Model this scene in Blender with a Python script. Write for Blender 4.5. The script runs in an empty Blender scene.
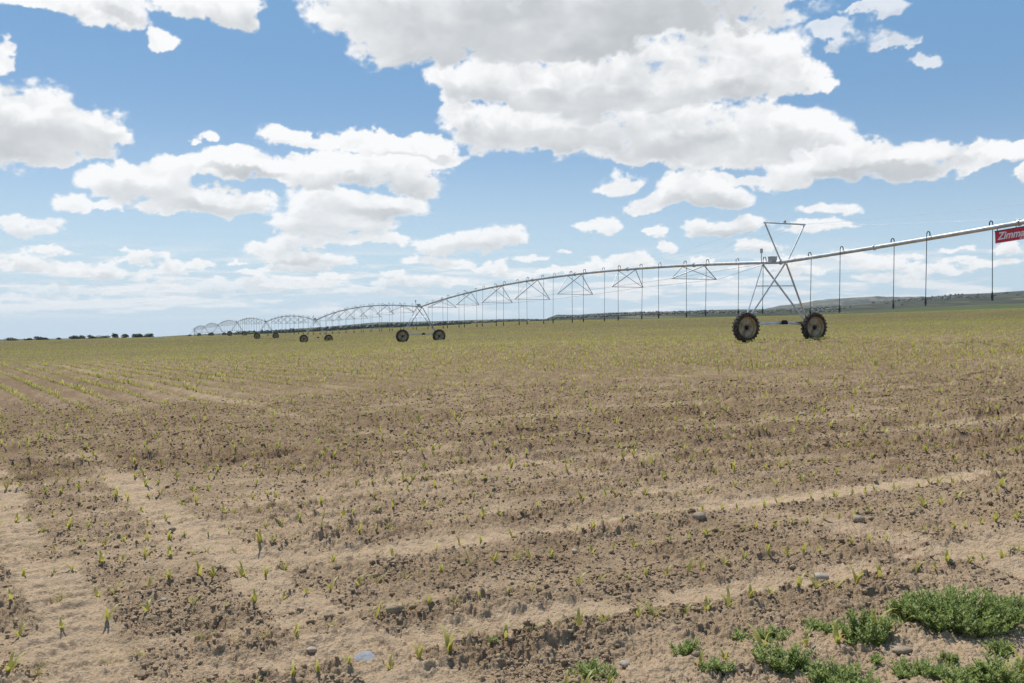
import bpy, math, random
import numpy as np
from mathutils import Vector, Matrix

PI = math.pi
R = math.radians
rng = np.random.default_rng(7)
random.seed(7)
SC = bpy.context.scene
COL = SC.collection

# ------------------------------------------------------------------ camera
CAM_H = 1.7
F = 900.0                       # focal length in pixels of the 1024 px wide frame
Y0 = 318.0                      # eye-level row
cam_d = bpy.data.cameras.new("camera")
cam = bpy.data.objects.new("camera", cam_d)
COL.objects.link(cam)
cam.location = (0, 0, CAM_H)
cam.rotation_euler = (R(90) - math.atan((341.5 - Y0) / F), 0, 0)
cam_d.sensor_width = 36.0
cam_d.lens = 36.0 * F / 1024.0
cam_d.clip_start = 0.1
cam_d.clip_end = 30000
SC.camera = cam

# ------------------------------------------------------------------ light and sky
SUN_EL, SUN_AZ = R(60), R(-32)          # azimuth from +Y, negative = to the left
sun_dir = Vector((math.sin(SUN_AZ) * math.cos(SUN_EL), math.cos(SUN_AZ) * math.cos(SUN_EL), math.sin(SUN_EL)))
sl = bpy.data.lights.new("sun", 'SUN')
sl.energy = 4.9
sl.angle = R(0.53)
sl.color = (1.0, 0.95, 0.87)
so = bpy.data.objects.new("sun", sl)
so.rotation_euler = sun_dir.to_track_quat('Z', 'Y').to_euler()
so.location = (-30, 60, 120)
COL.objects.link(so)

SC.view_settings.view_transform = 'Standard'
SC.view_settings.look = 'None'
SC.view_settings.gamma = 1.0
SC.view_settings.exposure = 0.0
SC.view_settings.use_curve_mapping = False
SC.render.engine = 'CYCLES'
SC.cycles.max_bounces = 5
SC.cycles.volume_bounces = 0
SC.cycles.transparent_max_bounces = 6
SC.cycles.use_denoising = True

W = bpy.data.worlds.new("World")
SC.world = W
W.use_nodes = True
W.cycles.sampling_method = 'MANUAL'
W.cycles.sample_map_resolution = 512


class NT:
    """tiny helper to write node trees"""
    def __init__(s, nt):
        s.nt = nt
        s.n = nt.nodes
        s.l = nt.links

    def new(s, t, **kw):
        n = s.n.new(t)
        for k, v in kw.items():
            setattr(n, k, v)
        return n

    def put(s, sock, v):
        if v is None:
            return
        if isinstance(v, bpy.types.NodeSocket):
            s.l.new(v, sock)
        else:
            sock.default_value = v

    def m(s, op, a, b=None, c=None, clamp=False):
        n = s.new('ShaderNodeMath', operation=op, use_clamp=clamp)
        s.put(n.inputs[0], a)
        s.put(n.inputs[1], b)
        s.put(n.inputs[2], c)
        return n.outputs[0]

    def vm(s, op, a, b=None, scale=None):
        n = s.new('ShaderNodeVectorMath', operation=op)
        s.put(n.inputs[0], a)
        if b is not None:
            s.put(n.inputs[1], b)
        if scale is not None:
            s.put(n.inputs['Scale'], scale)
        return n.outputs[0]

    def mix(s, f, a, b, blend='MIX'):
        n = s.new('ShaderNodeMix', data_type='RGBA', blend_type=blend)
        s.put(n.inputs[0], f)
        s.put(n.inputs[6], a)
        s.put(n.inputs[7], b)
        return n.outputs[2]

    def ss(s, v, lo, hi, a=0.0, b=1.0):
        n = s.new('ShaderNodeMapRange', interpolation_type='SMOOTHSTEP')
        s.put(n.inputs[0], v)
        n.inputs[1].default_value = lo
        n.inputs[2].default_value = hi
        n.inputs[3].default_value = a
        n.inputs[4].default_value = b
        return n.outputs[0]

    def noise(s, vec, scale, detail=4, rough=0.55, dist=0.0, col=False):
        n = s.new('ShaderNodeTexNoise')
        if vec is not None:
            s.put(n.inputs['Vector'], vec)
        n.inputs['Scale'].default_value = scale
        n.inputs['Detail'].default_value = detail
        n.inputs['Roughness'].default_value = rough
        n.inputs['Distortion'].default_value = dist
        return n.outputs[1 if col else 0]


def c4(r, g, b):
    return (r, g, b, 1.0)


# cumulus clouds: azimuth / elevation centres and sizes (given on the scale of the frame, 900 units = 1 rad)
CLOUDS = [
 # each layer: blobs (x, y, rx, ry), then broad grey undersides; far layers first
 ([  # tail of the big cloud and the puffs below it
  (795,168,40,16),(830,158,45,21),(870,160,55,21),(915,163,50,17),(960,160,50,13),(1000,155,40,9),(1030,172,10,12),(775,182,36,11),(745,180,30,9),(805,150,30,14),
  (690,188,42,16),(715,198,34,12),(660,198,34,10),(617,182,24,12),(600,226,25,9),(657,232,14,7),(722,229,38,10),(745,223,24,8),(700,227,18,8),
  (830,209,30,8),(815,226,36,6),(622,264,34,8),(590,270,40,6),(560,272,28,5),(635,260,18,8),(665,247,9,6),(650,207,32,6),
  (760,247,26,6),(775,262,34,5),(850,258,30,6),(880,264,36,5),(800,272,40,5),(930,270,34,5),(985,262,40,5),(700,282,50,5),(880,278,40,5),
  (140,278,12,4),(62,286,16,4),(255,272,14,4),(330,276,18,4),(395,274,14,4),(560,252,10,3),(700,262,14,4),(735,268,12,3),(960,248,18,4),(905,256,16,4),(1010,250,14,4),(240,262,12,3),(545,285,26,4),(640,290,30,4),(80,292,70,6),(220,286,70,8),(300,282,50,7),(420,282,50,7),(170,296,60,5),(30,300,50,5),(370,292,60,5),(520,276,30,5),
  (75,203,19,11),(110,208,14,5),(207,137,10,8),
  (33,228,30,12),(12,222,18,8),(48,252,22,6),(20,266,30,7),(62,270,24,6),(104,272,24,11),(146,257,26,7),(180,268,24,7),(160,272,22,6),(5,262,20,9),(200,266,18,5),
  (468,244,38,11),(500,238,26,13),(435,248,26,8),(492,265,20,9),(455,264,30,6),(418,258,20,6),(530,258,18,5),(430,262,24,5)],
  [(850,172,50,8),(900,170,70,8),(700,203,50,7),(470,250,40,6),(35,236,24,6),(725,234,34,6),(104,279,16,5)]),
 ([  # thin wisps, top right
  (846,30,34,10),(872,38,30,9),(895,44,20,6),(826,26,20,7),(916,62,16,6),(888,12,20,8),(862,12,14,5),(835,50,14,5)],
  []),
 ([  # middle left, lower and farther part
  (335,217,62,16),(300,226,36,10),(270,250,28,8),(315,240,44,11),(332,262,38,8),(374,239,38,8),(290,256,36,8),(355,222,48,12),(300,268,32,7),(385,207,55,14),(335,200,50,16)],
  [(330,232,50,8),(380,214,40,7),(310,262,30,4)]),
 ([  # middle left arms
  (120,186,34,20),(150,180,45,20),(190,170,55,14),(240,164,55,14),(205,205,60,11),(235,199,40,10),(160,210,30,7),(178,198,26,9),(290,172,45,14),
  (300,166,50,12),(345,174,52,19),(390,176,50,20),(420,190,34,13),(440,170,24,12)],
  [(135,194,36,12),(215,209,60,6),(350,188,50,9),(400,192,40,8),(250,174,50,6)]),
 ([  # middle left upper arm
  (300,142,34,10),(340,144,40,11),(375,141,50,13),(425,146,40,15),(447,158,24,11),(400,152,40,9)],
  [(420,160,40,6)]),
 ([  # left and top left
  (30,124,72,33),(78,134,44,28),(8,142,50,28),(108,137,22,12),(30,156,40,12),(55,116,40,20),
  (40,0,60,14),(90,10,50,18),(190,0,70,15),(238,18,22,19),(157,40,17,13),(163,46,12,8),(3,60,11,14),(215,5,40,18)],
  [(45,146,78,22),(120,20,30,6)]),
 ([  # big cloud, third tier
  (500,126,58,30),(455,108,26,18),(560,132,75,28),(620,122,60,27),(690,132,100,34),(765,132,68,28),(650,155,60,16),(720,158,75,16),(805,132,34,18)],
  [(570,142,90,18),(715,150,115,18),(500,138,40,14)]),
 ([  # second tier
  (470,88,44,28),(505,80,60,30),(690,48,70,28),(570,88,95,32),(660,80,105,40),(735,70,66,42),(785,82,32,24),(600,104,90,22),(815,92,16,12)],
  [(580,106,110,18),(690,104,90,16),(480,100,50,14)]),
 ([  # first tier, almost overhead
  (362,10,62,32),(398,38,52,34),(440,25,85,44),(520,25,130,42),(640,10,170,42),(730,0,98,20),(560,50,100,20),(335,5,30,20),(455,55,24,10)],
  [(560,30,230,50),(720,15,190,40),(470,50,80,26)]),
]


def pix2ae(x, y):
    u, v = (x - 512) / F, (Y0 - y) / F
    az = math.atan(u)
    return az, math.atan(v * math.cos(az))


def build_sky():
    t = NT(W.node_tree)
    t.n.clear()
    sky = t.new('ShaderNodeTexSky', sky_type='NISHITA')
    sky.sun_disc = False
    sky.sun_elevation = SUN_EL
    sky.sun_rotation = SUN_AZ
    sky.altitude = 900
    sky.air_density = 1.0
    sky.dust_density = 0.6
    sky.ozone_density = 1.6
    tc = t.new('ShaderNodeTexCoord')
    d = tc.outputs['Generated']
    sep = t.new('ShaderNodeSeparateXYZ')
    t.l.new(d, sep.inputs[0])
    az = t.m('ARCTAN2', sep.outputs[0], sep.outputs[1])
    el = t.m('ARCSINE', sep.outputs[2])
    cb = t.new('ShaderNodeCombineXYZ')
    t.l.new(az, cb.inputs[0])
    t.l.new(el, cb.inputs[1])
    P = cb.outputs[0]
    # clouds everywhere else in the sky
    gen = t.noise(d, 3.2, 8, 0.58, 0.2)
    away = t.m('MAXIMUM', t.ss(el, 0.42, 0.6), t.ss(t.m('ABSOLUTE', az), 0.62, 0.8))
    gm = t.m('MULTIPLY', t.m('MULTIPLY', t.ss(gen, 0.55, 0.64), away), t.ss(el, 0.0, 0.1))
    # pale air near the horizon
    skyc = t.vm('SCALE', sky.outputs[0], scale=0.105)
    skyc = t.mix(t.ss(el, -0.03, 0.26, 0.85, 0.0), skyc, c4(0.66, 0.82, 0.93))
    skyc = t.mix(t.ss(el, 0.05, 0.35, 0.2, 0.75), skyc, c4(0.175, 0.385, 0.66))
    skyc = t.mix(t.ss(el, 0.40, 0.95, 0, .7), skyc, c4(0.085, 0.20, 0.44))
    c = t.mix(t.m('MULTIPLY', gm, 0.75), skyc, c4(0.62, 0.64, 0.67))
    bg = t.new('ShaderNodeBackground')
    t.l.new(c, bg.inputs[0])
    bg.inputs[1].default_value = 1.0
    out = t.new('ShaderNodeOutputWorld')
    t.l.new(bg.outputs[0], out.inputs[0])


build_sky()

# ------------------------------------------------------------------ terrain functions (numpy)
_perm = rng.permutation(4096)
_rand = rng.random(4096)


def _h(ix, iy, s=0):
    return _rand[(_perm[(ix + 31 * s) & 4095] + iy * 1 + 977 * s) & 4095] if False else _rand[_perm[(_perm[(ix + 31 * s) & 4095] + iy + 7 * s) & 4095]]


def vnoise(x, y, s=0):
    ix = np.floor(x).astype(np.int64)
    iy = np.floor(y).astype(np.int64)
    fx, fy = x - ix, y - iy
    fx = fx * fx * fx * (fx * (fx * 6 - 15) + 10)
    fy = fy * fy * fy * (fy * (fy * 6 - 15) + 10)
    a = _h(ix, iy, s)
    b = _h(ix + 1, iy, s)
    c = _h(ix, iy + 1, s)
    d = _h(ix + 1, iy + 1, s)
    return (a + (b - a) * fx) * (1 - fy) + (c + (d - c) * fx) * fy - 0.5


def fbm(x, y, octs=4, s=0, rough=0.5):
    r, a = 0, 1.0
    for i in range(octs):
        ca, sa = math.cos(0.6 + i), math.sin(0.6 + i)
        r = r + a * vnoise(x * ca - y * sa + 17.3 * i, x * sa + y * ca + 9.1 * i, s + i)
        x, y, a = x * 2.03, y * 2.03, a * rough
    return r


def clods(x, y, cell, prob, s):
    """rounded lumps: height in units of the cell"""
    X, Y = x / cell, y / cell
    ix = np.floor(X).astype(np.int64)
    iy = np.floor(Y).astype(np.int64)
    out = np.zeros_like(X)
    for dx in (-1, 0, 1):
        for dy in (-1, 0, 1):
            jx, jy = ix + dx, iy + dy
            p = _h(jx, jy, s + 3)
            cx = jx + 0.15 + 0.7 * _h(jx, jy, s)
            cy = jy + 0.15 + 0.7 * _h(jx, jy, s + 1)
            rr = 0.22 + 0.38 * _h(jx, jy, s + 2)
            el = 0.65 + 0.7 * _h(jx, jy, s + 4)
            d2 = (((X - cx) * el) ** 2 + ((Y - cy) / el) ** 2) / rr ** 2
            h = np.sqrt(np.clip(1 - d2, 0, 1)) * rr * np.where(np.mod(p * 7.3, 1) < prob, 0.75, 0)
            out = np.maximum(out, h)
    return out


def sstep(v, a, b):
    t = np.clip((v - a) / (b - a), 0, 1)
    return t * t * (3 - 2 * t)


_cx = np.array([0, 12, 25, 43.5, 70, 96.5, 125, 150, 175, 202, 230, 256, 310, 361, 415, 600, 900, 1500, 3000, 9000.])
_cc = np.array([1.7, 1.62, 1.42, 1.25, 1.5, 1.66, 1.8, 1.85, 1.62, 1.3, .8, .48, .46, .42, .8, 1.9, 3.2, 6, 14, 50.])
_ux = np.array([-2.0, -.9, -.569, -.369, -.307, -.219, -.104, 0, .142, .298, .431, .569, .9, 2.0])
_uy = np.array([345, 344, 341, 336.3, 334.9, 331.8, 327, 321.5, 319, 316, 312.3, 308, 304, 303.])
# the crest is seen on top of the profile: subtract its own depth term
_us = (Y0 - _uy) / F + 0.0012


def smooth_tab(xs, ys, q, w):
    tot = 0
    for k in (-1, -.5, 0, .5, 1):
        tot = tot + np.interp(q + k * w, xs, ys) * (0.3 if k == 0 else 0.175)
    return tot


def slope_u(x, y):
    yy = np.maximum(y, 6.0)
    return smooth_tab(_ux, _us, np.clip(x / yy, -2, 2), 0.04)


def base_z(x, y):
    yy = np.maximum(y, 0.0)
    c = smooth_tab(_cx, _cc, yy, np.clip(yy * 0.08, 0.5, 40))
    return CAM_H - c + slope_u(x, y) * yy


A_H = R(22)      # headland rows
nhx, nhy = -math.sin(A_H), math.cos(A_H)
A_M = R(-34)     # main rows, measured from +Y
nmx, nmy = math.cos(A_M), -math.sin(A_M)


def band(v, c, w, soft):
    return 1 - sstep(np.abs(v - c), w * 0.5, w * 0.5 + soft)


def micro(x, y, px=None):
    """small relief of the tilled soil -> height and dustiness (0 rough dark .. 1 smooth pale)"""
    dist = np.hypot(x, y)
    if px is None:
        px = np.zeros_like(dist)
    wob = 0.14 * fbm(x * 0.5, y * 0.5, 2, 40)
    nh = nhx * x + nhy * y + wob
    nm = nmx * x + nmy * y + wob * 1.2
    big = fbm(x * 0.35, y * 0.35, 3, 50)
    med = fbm(x * 1.6, y * 1.6, 3, 60)
    tr = np.zeros_like(x)
    rip = np.zeros_like(x)
    ah = x * math.cos(A_H) + y * math.sin(A_H)
    am = x * math.sin(A_M) + y * math.cos(A_M)
    right = sstep(x, -2.2, -0.9)
    for c, w, amp in ((4.58, .26, 1.25), (6.5, .34, .9), (9.3, .45, .55), (11.2, .4, .4), (13.6, .35, .35), (3.0, .35, .6)):
        b = band(nh, c, w, 0.09) * amp * (0.35 + 0.65 * right) * np.clip(0.85 + 1.2 * med, 0.25, 1)
        tr = np.maximum(tr, b)
        rip = rip + b * np.sin(ah * 2 * PI / 0.17 + 9 * (nh - c) + 3 * med)
    left = 1 - sstep(x + 0.55 * y, -0.6, 1.2)
    for c, w, amp in ((0.75, .34, .95), (1.95, .28, .85), (-0.6, .36, .5), (-2.2, .4, .5), (5.95, .2, .4)):
        wl = 1.0 if c > 3 else 1 - sstep(y, 11, 16)
        b = band(nm, c, w, 0.10) * amp * wl * np.clip(0.9 + 1.0 * med, 0.3, 1)
        tr = np.maximum(tr, b)
        rip = rip + b * np.tanh(1.8 * np.sin(am * 2 * PI / 0.20 + 14 * np.abs(nm - c) + 1.2 * med))
    # soft washed patches near the camera
    patch = sstep(big, 0.16, 0.40) * (1 - sstep(dist, 6, 10)) * 0.22
    corner = (1 - sstep(np.hypot(x + 2.6, y - 4.3), .3, 1.2)) * .5
    corner2 = (1 - sstep(np.hypot(x - 2.6, y - 4.0), .3, 1.1)) * .6
    tr = np.clip(np.maximum(np.maximum(tr, patch), np.maximum(corner, corner2)), 0, 1)
    rough = 1 - 0.58 * tr
    rough = rough * np.clip(0.85 + 1.0 * fbm(x * .8, y * .8, 2, 77), 0.45, 1.3)
    mainz = sstep(nh, 19.0, 20.5)
    streak_h = fbm(ah * .35, nh * 5.5, 4, 150, .6)
    streak_m = fbm(am * .35, nm * 5.5, 4, 160, .6)
    streak = streak_h * (1 - mainz) + streak_m * mainz
    rough = rough * np.clip(1 - .9 * streak, .4, 1.5) * (1 + .40 * sstep(dist, 8, 14)) * (1 - .30 * (1 - sstep(nh, 4.1, 4.5)) * right)
    wx = x + 0.02 * fbm(x * 22, y * 22, 2, 5) + 0.05 * fbm(x * 6, y * 6, 2, 6)
    wy = y + 0.02 * fbm(x * 22 + 50, y * 22, 2, 7) + 0.05 * fbm(x * 6 + 30, y * 6, 2, 8)

    def lod(size):
        return np.clip((size / np.maximum(px, 1e-5) - .8) / 1.2, 0, 1)
    z = 0.030 * fbm(x * 1.3, y * 1.3, 2, 10) * lod(.6)
    z = z + rough * lod(.15) * 0.026 * fbm(x * 5.5, y * 5.5, 2, 12)
    z = z + rough * lod(.25) * clods(wx, wy, 0.24, 0.22, 20) * 0.24 * 0.30
    z = z + rough * lod(.12) * clods(wx + 3, wy + 7, 0.12, 0.50, 30) * 0.12 * 0.50
    z = z + rough * lod(.06) * clods(wx + 9, wy + 2, 0.066, 0.85, 40) * 0.066 * 0.80
    z = z + rough * lod(.03) * clods(wx + 1, wy + 5, 0.032, 0.92, 50) * 0.032 * 1.25
    z = z + (.25 + .75 * rough) * lod(.02) * clods(wx + 4, wy + 8, 0.017, 0.92, 60) * 0.017 * 1.3
    z = z + (0.3 + 0.7 * rough) * lod(.02) * 0.010 * fbm(x * 45, y * 45, 2, 14)
    z = z - 0.018 * tr
    z = z + np.clip(rip * (.7 + 1.1 * med), -1, 1) * 0.016 * lod(.08)
    # planted rows: a shallow groove
    main = sstep(nh, 19.0, 20.5)
    rowh = np.cos((nh - 4.26) / .69 * 2 * PI)
    rowm = np.cos(nm / .76 * 2 * PI)
    z = z + (0.012 * rowh * (1 - main) + 0.035 * rowm * main) * lod(.35)
    dust = np.clip(tr * (0.66 + .3 * med) + 0.30 * fbm(x * 3.1, y * 3.1, 3, 90) + 0.25 * big + 0.52 - .38 * sstep(dist, 7, 14) + .26 * streak + .16 * (1 - sstep(nh, 4.0, 4.5)) + .12 * np.cos(nm / .76 * 2 * PI) * mainz, 0, 1)
    rowline = np.clip(rowm, 0, 1) * main
    return z, dust, main, rowline


def ground_z(x, y):
    x = np.atleast_1d(np.asarray(x, float))
    y = np.atleast_1d(np.asarray(y, float))
    px = np.hypot(x, y) / F * np.clip(np.hypot(x, y) / 12, .8, 4)
    fade = 1 - sstep(np.hypot(x, y), 60, 140)
    z, *_ = micro(x, y, px)
    return base_z(x, y) + z * fade


# ------------------------------------------------------------------ mesh helpers
def mesh_from_np(name, V, Q, mats=(), attrs=None, smooth=True, tri=False):
    me = bpy.data.meshes.new(name)
    n = 3 if tri else 4
    Q = np.asarray(Q, np.int32).reshape(-1, n)
    me.vertices.add(len(V))
    me.vertices.foreach_set('co', np.asarray(V, np.float32).ravel())
    me.loops.add(Q.size)
    me.loops.foreach_set('vertex_index', Q.ravel())
    me.polygons.add(len(Q))
    me.polygons.foreach_set('loop_start', np.arange(0, Q.size, n, dtype=np.int32))
    me.polygons.foreach_set('loop_total', np.full(len(Q), n, np.int32))
    if smooth:
        me.polygons.foreach_set('use_smooth', np.ones(len(Q), bool))
    for k, v in (attrs or {}).items():
        a = me.attributes.new(k, 'FLOAT', 'POINT')
        a.data.foreach_set('value', np.asarray(v, np.float32).ravel())
    me.update(calc_edges=True)
    for m in mats:
        me.materials.append(m)
    return me


def link(name, me, parent=None, loc=(0, 0, 0)):
    o = bpy.data.objects.new(name, me)
    COL.objects.link(o)
    o.location = loc
    if parent is not None:
        o.parent = parent
    return o


def tag(o, label=None, cat=None, group=None, kind=None):
    if label:
        o['label'] = label
    if cat:
        o['category'] = cat
    if group:
        o['group'] = group
    if kind:
        o['kind'] = kind
    return o


class MB:
    """collects simple solids, then links them as ONE mesh object"""
    def __init__(s):
        s.v, s.f, s.sm = [], [], []

    def add(s, vs, fs, smooth=False):
        o = len(s.v)
        s.v += [tuple(p) for p in vs]
        s.f += [tuple(i + o for i in f) for f in fs]
        s.sm += [smooth] * len(fs)

    def box(s, c, size, M=None, bev=0.0):
        hx, hy, hz = size[0] / 2, size[1] / 2, size[2] / 2
        vs = [Vector((x, y, z)) for x in (-hx, hx) for y in (-hy, hy) for z in (-hz, hz)]
        if M is not None:
            vs = [M @ p for p in vs]
        c = Vector(c)
        s.add([p + c for p in vs], [(0, 1, 3, 2), (4, 6, 7, 5), (0, 4, 5, 1), (2, 3, 7, 6), (0, 2, 6, 4), (1, 5, 7, 3)])

    def tube(s, pts, r, n=8, cap=True, smooth=True):
        pts = [Vector(p) for p in pts]
        rs = r if isinstance(r, (list, tuple)) else [r] * len(pts)
        rings = []
        up = None
        for i, p in enumerate(pts):
            d = (pts[min(i + 1, len(pts) - 1)] - pts[max(i - 1, 0)]).normalized()
            if up is None:
                up = Vector((0, 0, 1)) if abs(d.z) < 0.9 else Vector((1, 0, 0))
            a = d.cross(up).normalized()
            b = a.cross(d).normalized()
            up = b
            rings.append([p + (a * math.cos(t) + b * math.sin(t)) * rs[i] for t in [2 * PI * k / n for k in range(n)]])
        vs = [q for rg in rings for q in rg]
        fs = []
        for i in range(len(pts) - 1):
            for k in range(n):
                fs.append((i * n + k, i * n + (k + 1) % n, (i + 1) * n + (k + 1) % n, (i + 1) * n + k))
        s.add(vs, fs, smooth)
        if cap:
            s.add(rings[0], [tuple(range(n))[::-1]])
            s.add(rings[-1], [tuple(range(n))])

    def lathe(s, prof, n=32, axis='X', c=(0, 0, 0)):
        """profile of (radius, offset along the axis)"""
        vs = []
        for k in range(n):
            t = 2 * PI * k / n
            for r, a in prof:
                p = (a, r * math.cos(t), r * math.sin(t)) if axis == 'X' else (r * math.cos(t), r * math.sin(t), a)
                vs.append((p[0] + c[0], p[1] + c[1], p[2] + c[2]))
        m = len(prof)
        fs = []
        for k in range(n):
            for i in range(m - 1):
                a, b = k * m + i, ((k + 1) % n) * m + i
                fs.append((a, b, b + 1, a + 1))
        s.add(vs, fs, True)

    def mesh(s, name, mat, off=(0, 0, 0)):
        me = bpy.data.meshes.new(name)
        off = Vector(off)
        me.from_pydata([tuple(Vector(p) - off) for p in s.v], [], s.f)
        me.polygons.foreach_set('use_smooth', s.sm)
        me.materials.append(mat)
        me.update()
        return me

    def build(s, name, mat, parent=None, off=(0, 0, 0), loc=(0, 0, 0)):
        return link(name, s.mesh(name, mat, off), parent, loc)


# ------------------------------------------------------------------ materials
def new_mat(name):
    m = bpy.data.materials.new(name)
    m.use_nodes = True
    t = NT(m.node_tree)
    bs = t.n['Principled BSDF']
    return m, t, bs


def mat_soil():
    m, t, bs = new_mat('tilled_soil')
    geo = t.new('ShaderNodeNewGeometry')
    pos = geo.outputs['Position']
    att = lambda n: t.new('ShaderNodeAttribute', attribute_name=n).outputs['Fac']
    dust = att('dust')
    far = att('far')
    n1 = t.noise(pos, 4, 6, 0.6)
    n2 = t.noise(pos, 35, 5, 0.65)
    n3 = t.noise(pos, 0.12, 4, 0.55)
    fac = t.m('ADD', t.m('ADD', dust, t.m('MULTIPLY', t.m('SUBTRACT', n2, .5), 1.0)), t.m('MULTIPLY', t.m('SUBTRACT', n1, .5), .7), clamp=True)
    col = t.mix(fac, c4(.212, .142, .083), c4(.485, .358, .232))
    sp = t.noise(pos, 140, 3, 0.6)
    col = t.mix(t.ss(sp, .62, .78, 0, .45), col, c4(.46, .37, .28))
    col = t.mix(t.ss(sp, .40, .26, 0, .45), col, c4(.105, .068, .042))
    # far field: thin green growth over the soil
    gcol = t.mix(t.ss(n3, .38, .62), c4(.098, .088, .028), c4(.150, .112, .048))
    gcol = t.mix(t.ss(t.noise(pos, .9, 4, .6), .35, .7, 0, .5), gcol, c4(.15, .105, .06))
    col = t.mix(far, col, gcol)
    t.l.new(col, bs.inputs['Base Color'])
    bs.inputs['Roughness'].default_value = 0.95
    bs.inputs['Specular IOR Level'].default_value = 0.12
    b1 = t.new('ShaderNodeBump')
    b1.inputs['Strength'].default_value = 0.9
    b1.inputs['Distance'].default_value = 0.022
    t.l.new(t.m('ADD', t.noise(pos, 60, 5, 0.7), t.m('MULTIPLY', t.noise(pos, 12, 4, 0.65), 2.0)), b1.inputs['Height'])
    b2 = t.new('ShaderNodeBump')
    b2.inputs['Distance'].default_value = 0.5
    t.l.new(t.m('MULTIPLY', far, 0.0), b2.inputs['Strength'])
    t.l.new(b1.outputs[0], b2.inputs['Normal'])
    t.l.new(b2.outputs[0], bs.inputs['Normal'])
    return m


def mat_simple(name, col, rough=.7, metal=0., var=0.0, scale=20, col2=None, bump=0.0, spec=.3):
    m, t, bs = new_mat(name)
    if col2 is not None or var:
        tc = t.new('ShaderNodeTexCoord')
        n = t.noise(tc.outputs['Object'], scale, 5, .6)
        c2 = col2 or tuple(max(0, c * (1 - var)) for c in col)
        cc = t.mix(t.ss(n, .35, .65), c4(*col), c4(*c2))
        t.l.new(cc, bs.inputs['Base Color'])
        if bump:
            b = t.new('ShaderNodeBump')
            b.inputs['Strength'].default_value = bump
            b.inputs['Distance'].default_value = .01
            t.l.new(n, b.inputs['Height'])
            t.l.new(b.outputs[0], bs.inputs['Normal'])
    else:
        bs.inputs['Base Color'].default_value = c4(*col)
    bs.inputs['Roughness'].default_value = rough
    bs.inputs['Metallic'].default_value = metal
    bs.inputs['Specular IOR Level'].default_value = spec
    return m


def mat_leaf(name, ca, cb_, trans=.45, scale=3.0, tcol=None):
    m, t, bs = new_mat(name)
    tc = t.new('ShaderNodeNewGeometry')
    n = t.noise(tc.outputs['Position'], scale, 3, .6)
    rp = tc.outputs['Random Per Island']
    f = t.m('ADD', t.m('MULTIPLY', n, .6), t.m('MULTIPLY', rp, .5), clamp=True)
    c = t.mix(f, c4(*ca), c4(*cb_))
    t.l.new(c, bs.inputs['Base Color'])
    bs.inputs['Roughness'].default_value = .5
    bs.inputs['Specular IOR Level'].default_value = .35
    tr = t.new('ShaderNodeBsdfTranslucent')
    hs = t.new('ShaderNodeHueSaturation')
    hs.inputs['Value'].default_value = 1.5
    hs.inputs['Saturation'].default_value = 1.1
    t.l.new(c, hs.inputs['Color'])
    t.l.new(hs.outputs[0], tr.inputs[0])
    ms = t.new('ShaderNodeMixShader')
    ms.inputs[0].default_value = trans
    t.l.new(bs.outputs[0], ms.inputs[1])
    t.l.new(tr.outputs[0], ms.inputs[2])
    out = [x for x in t.n if x.type == 'OUTPUT_MATERIAL'][0]
    t.l.new(ms.outputs[0], out.inputs[0])
    return m


M = {}
M['soil'] = mat_soil()
M['galv'] = mat_simple('galvanised_steel', (.62, .63, .62), .38, .75, col2=(.46, .47, .47), scale=3, bump=.05, spec=.5)
M['galv_dull'] = mat_simple('weathered_galvanised_steel', (.50, .51, .50), .5, .55, col2=(.36, .36, .36), scale=5, spec=.5)
M['rubber'] = mat_simple('dusty_black_rubber', (.018, .017, .016), .8, col2=(.11, .085, .06), scale=9, bump=.3)
M['rim'] = mat_simple('dusty_tan_rim', (.46, .34, .16), .7, .0, col2=(.20, .12, .06), scale=3.5)
M['disc'] = mat_simple('dusty_wheel_disc', (.46, .38, .26), .7, .0, col2=(.24, .16, .08), scale=3)
M['hub'] = mat_simple('black_hub', (.02, .02, .022), .6)
M['hose'] = mat_simple('black_hose', (.05, .054, .058), .55)
M['hose_grey'] = mat_simple('grey_drop_pipe', (.16, .17, .18), .55)
M['box'] = mat_simple('grey_enamel', (.42, .44, .45), .4)
M['sprout'] = mat_leaf('corn_leaf', (.23, .26, .06), (.44, .39, .12), .42, 2.0)
M['weed'] = mat_leaf('weed_leaf', (.17, .225, .06), (.31, .36, .13), .42, 9.0)
M['stem'] = mat_simple('weed_stem', (.12, .15, .06), .7)
M['tree'] = mat_leaf('dark_tree_leaf', (.020, .035, .016), (.045, .065, .028), .2, .15)
M['wood'] = mat_leaf('far_wood_leaf', (.022, .036, .018), (.05, .06, .03), .2, .02)
M['trunk'] = mat_simple('bark', (.09, .07, .05), .9)
M['cable'] = mat_simple('steel_cable', (.55, .56, .57), .4, .5)
M['stone_grey'] = mat_simple('grey_river_stone', (.20, .215, .23), .9, col2=(.27, .275, .28), scale=40, bump=.3)
M['stone_pale'] = mat_simple('pale_limestone_pebble', (.42, .36, .29), .95, col2=(.32, .27, .21), scale=50, bump=.3)
M['stone_brown'] = mat_simple('brown_stone', (.36, .28, .19), .85, col2=(.24, .19, .14), scale=45, bump=.3)


# ------------------------------------------------------------------ clouds

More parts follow.
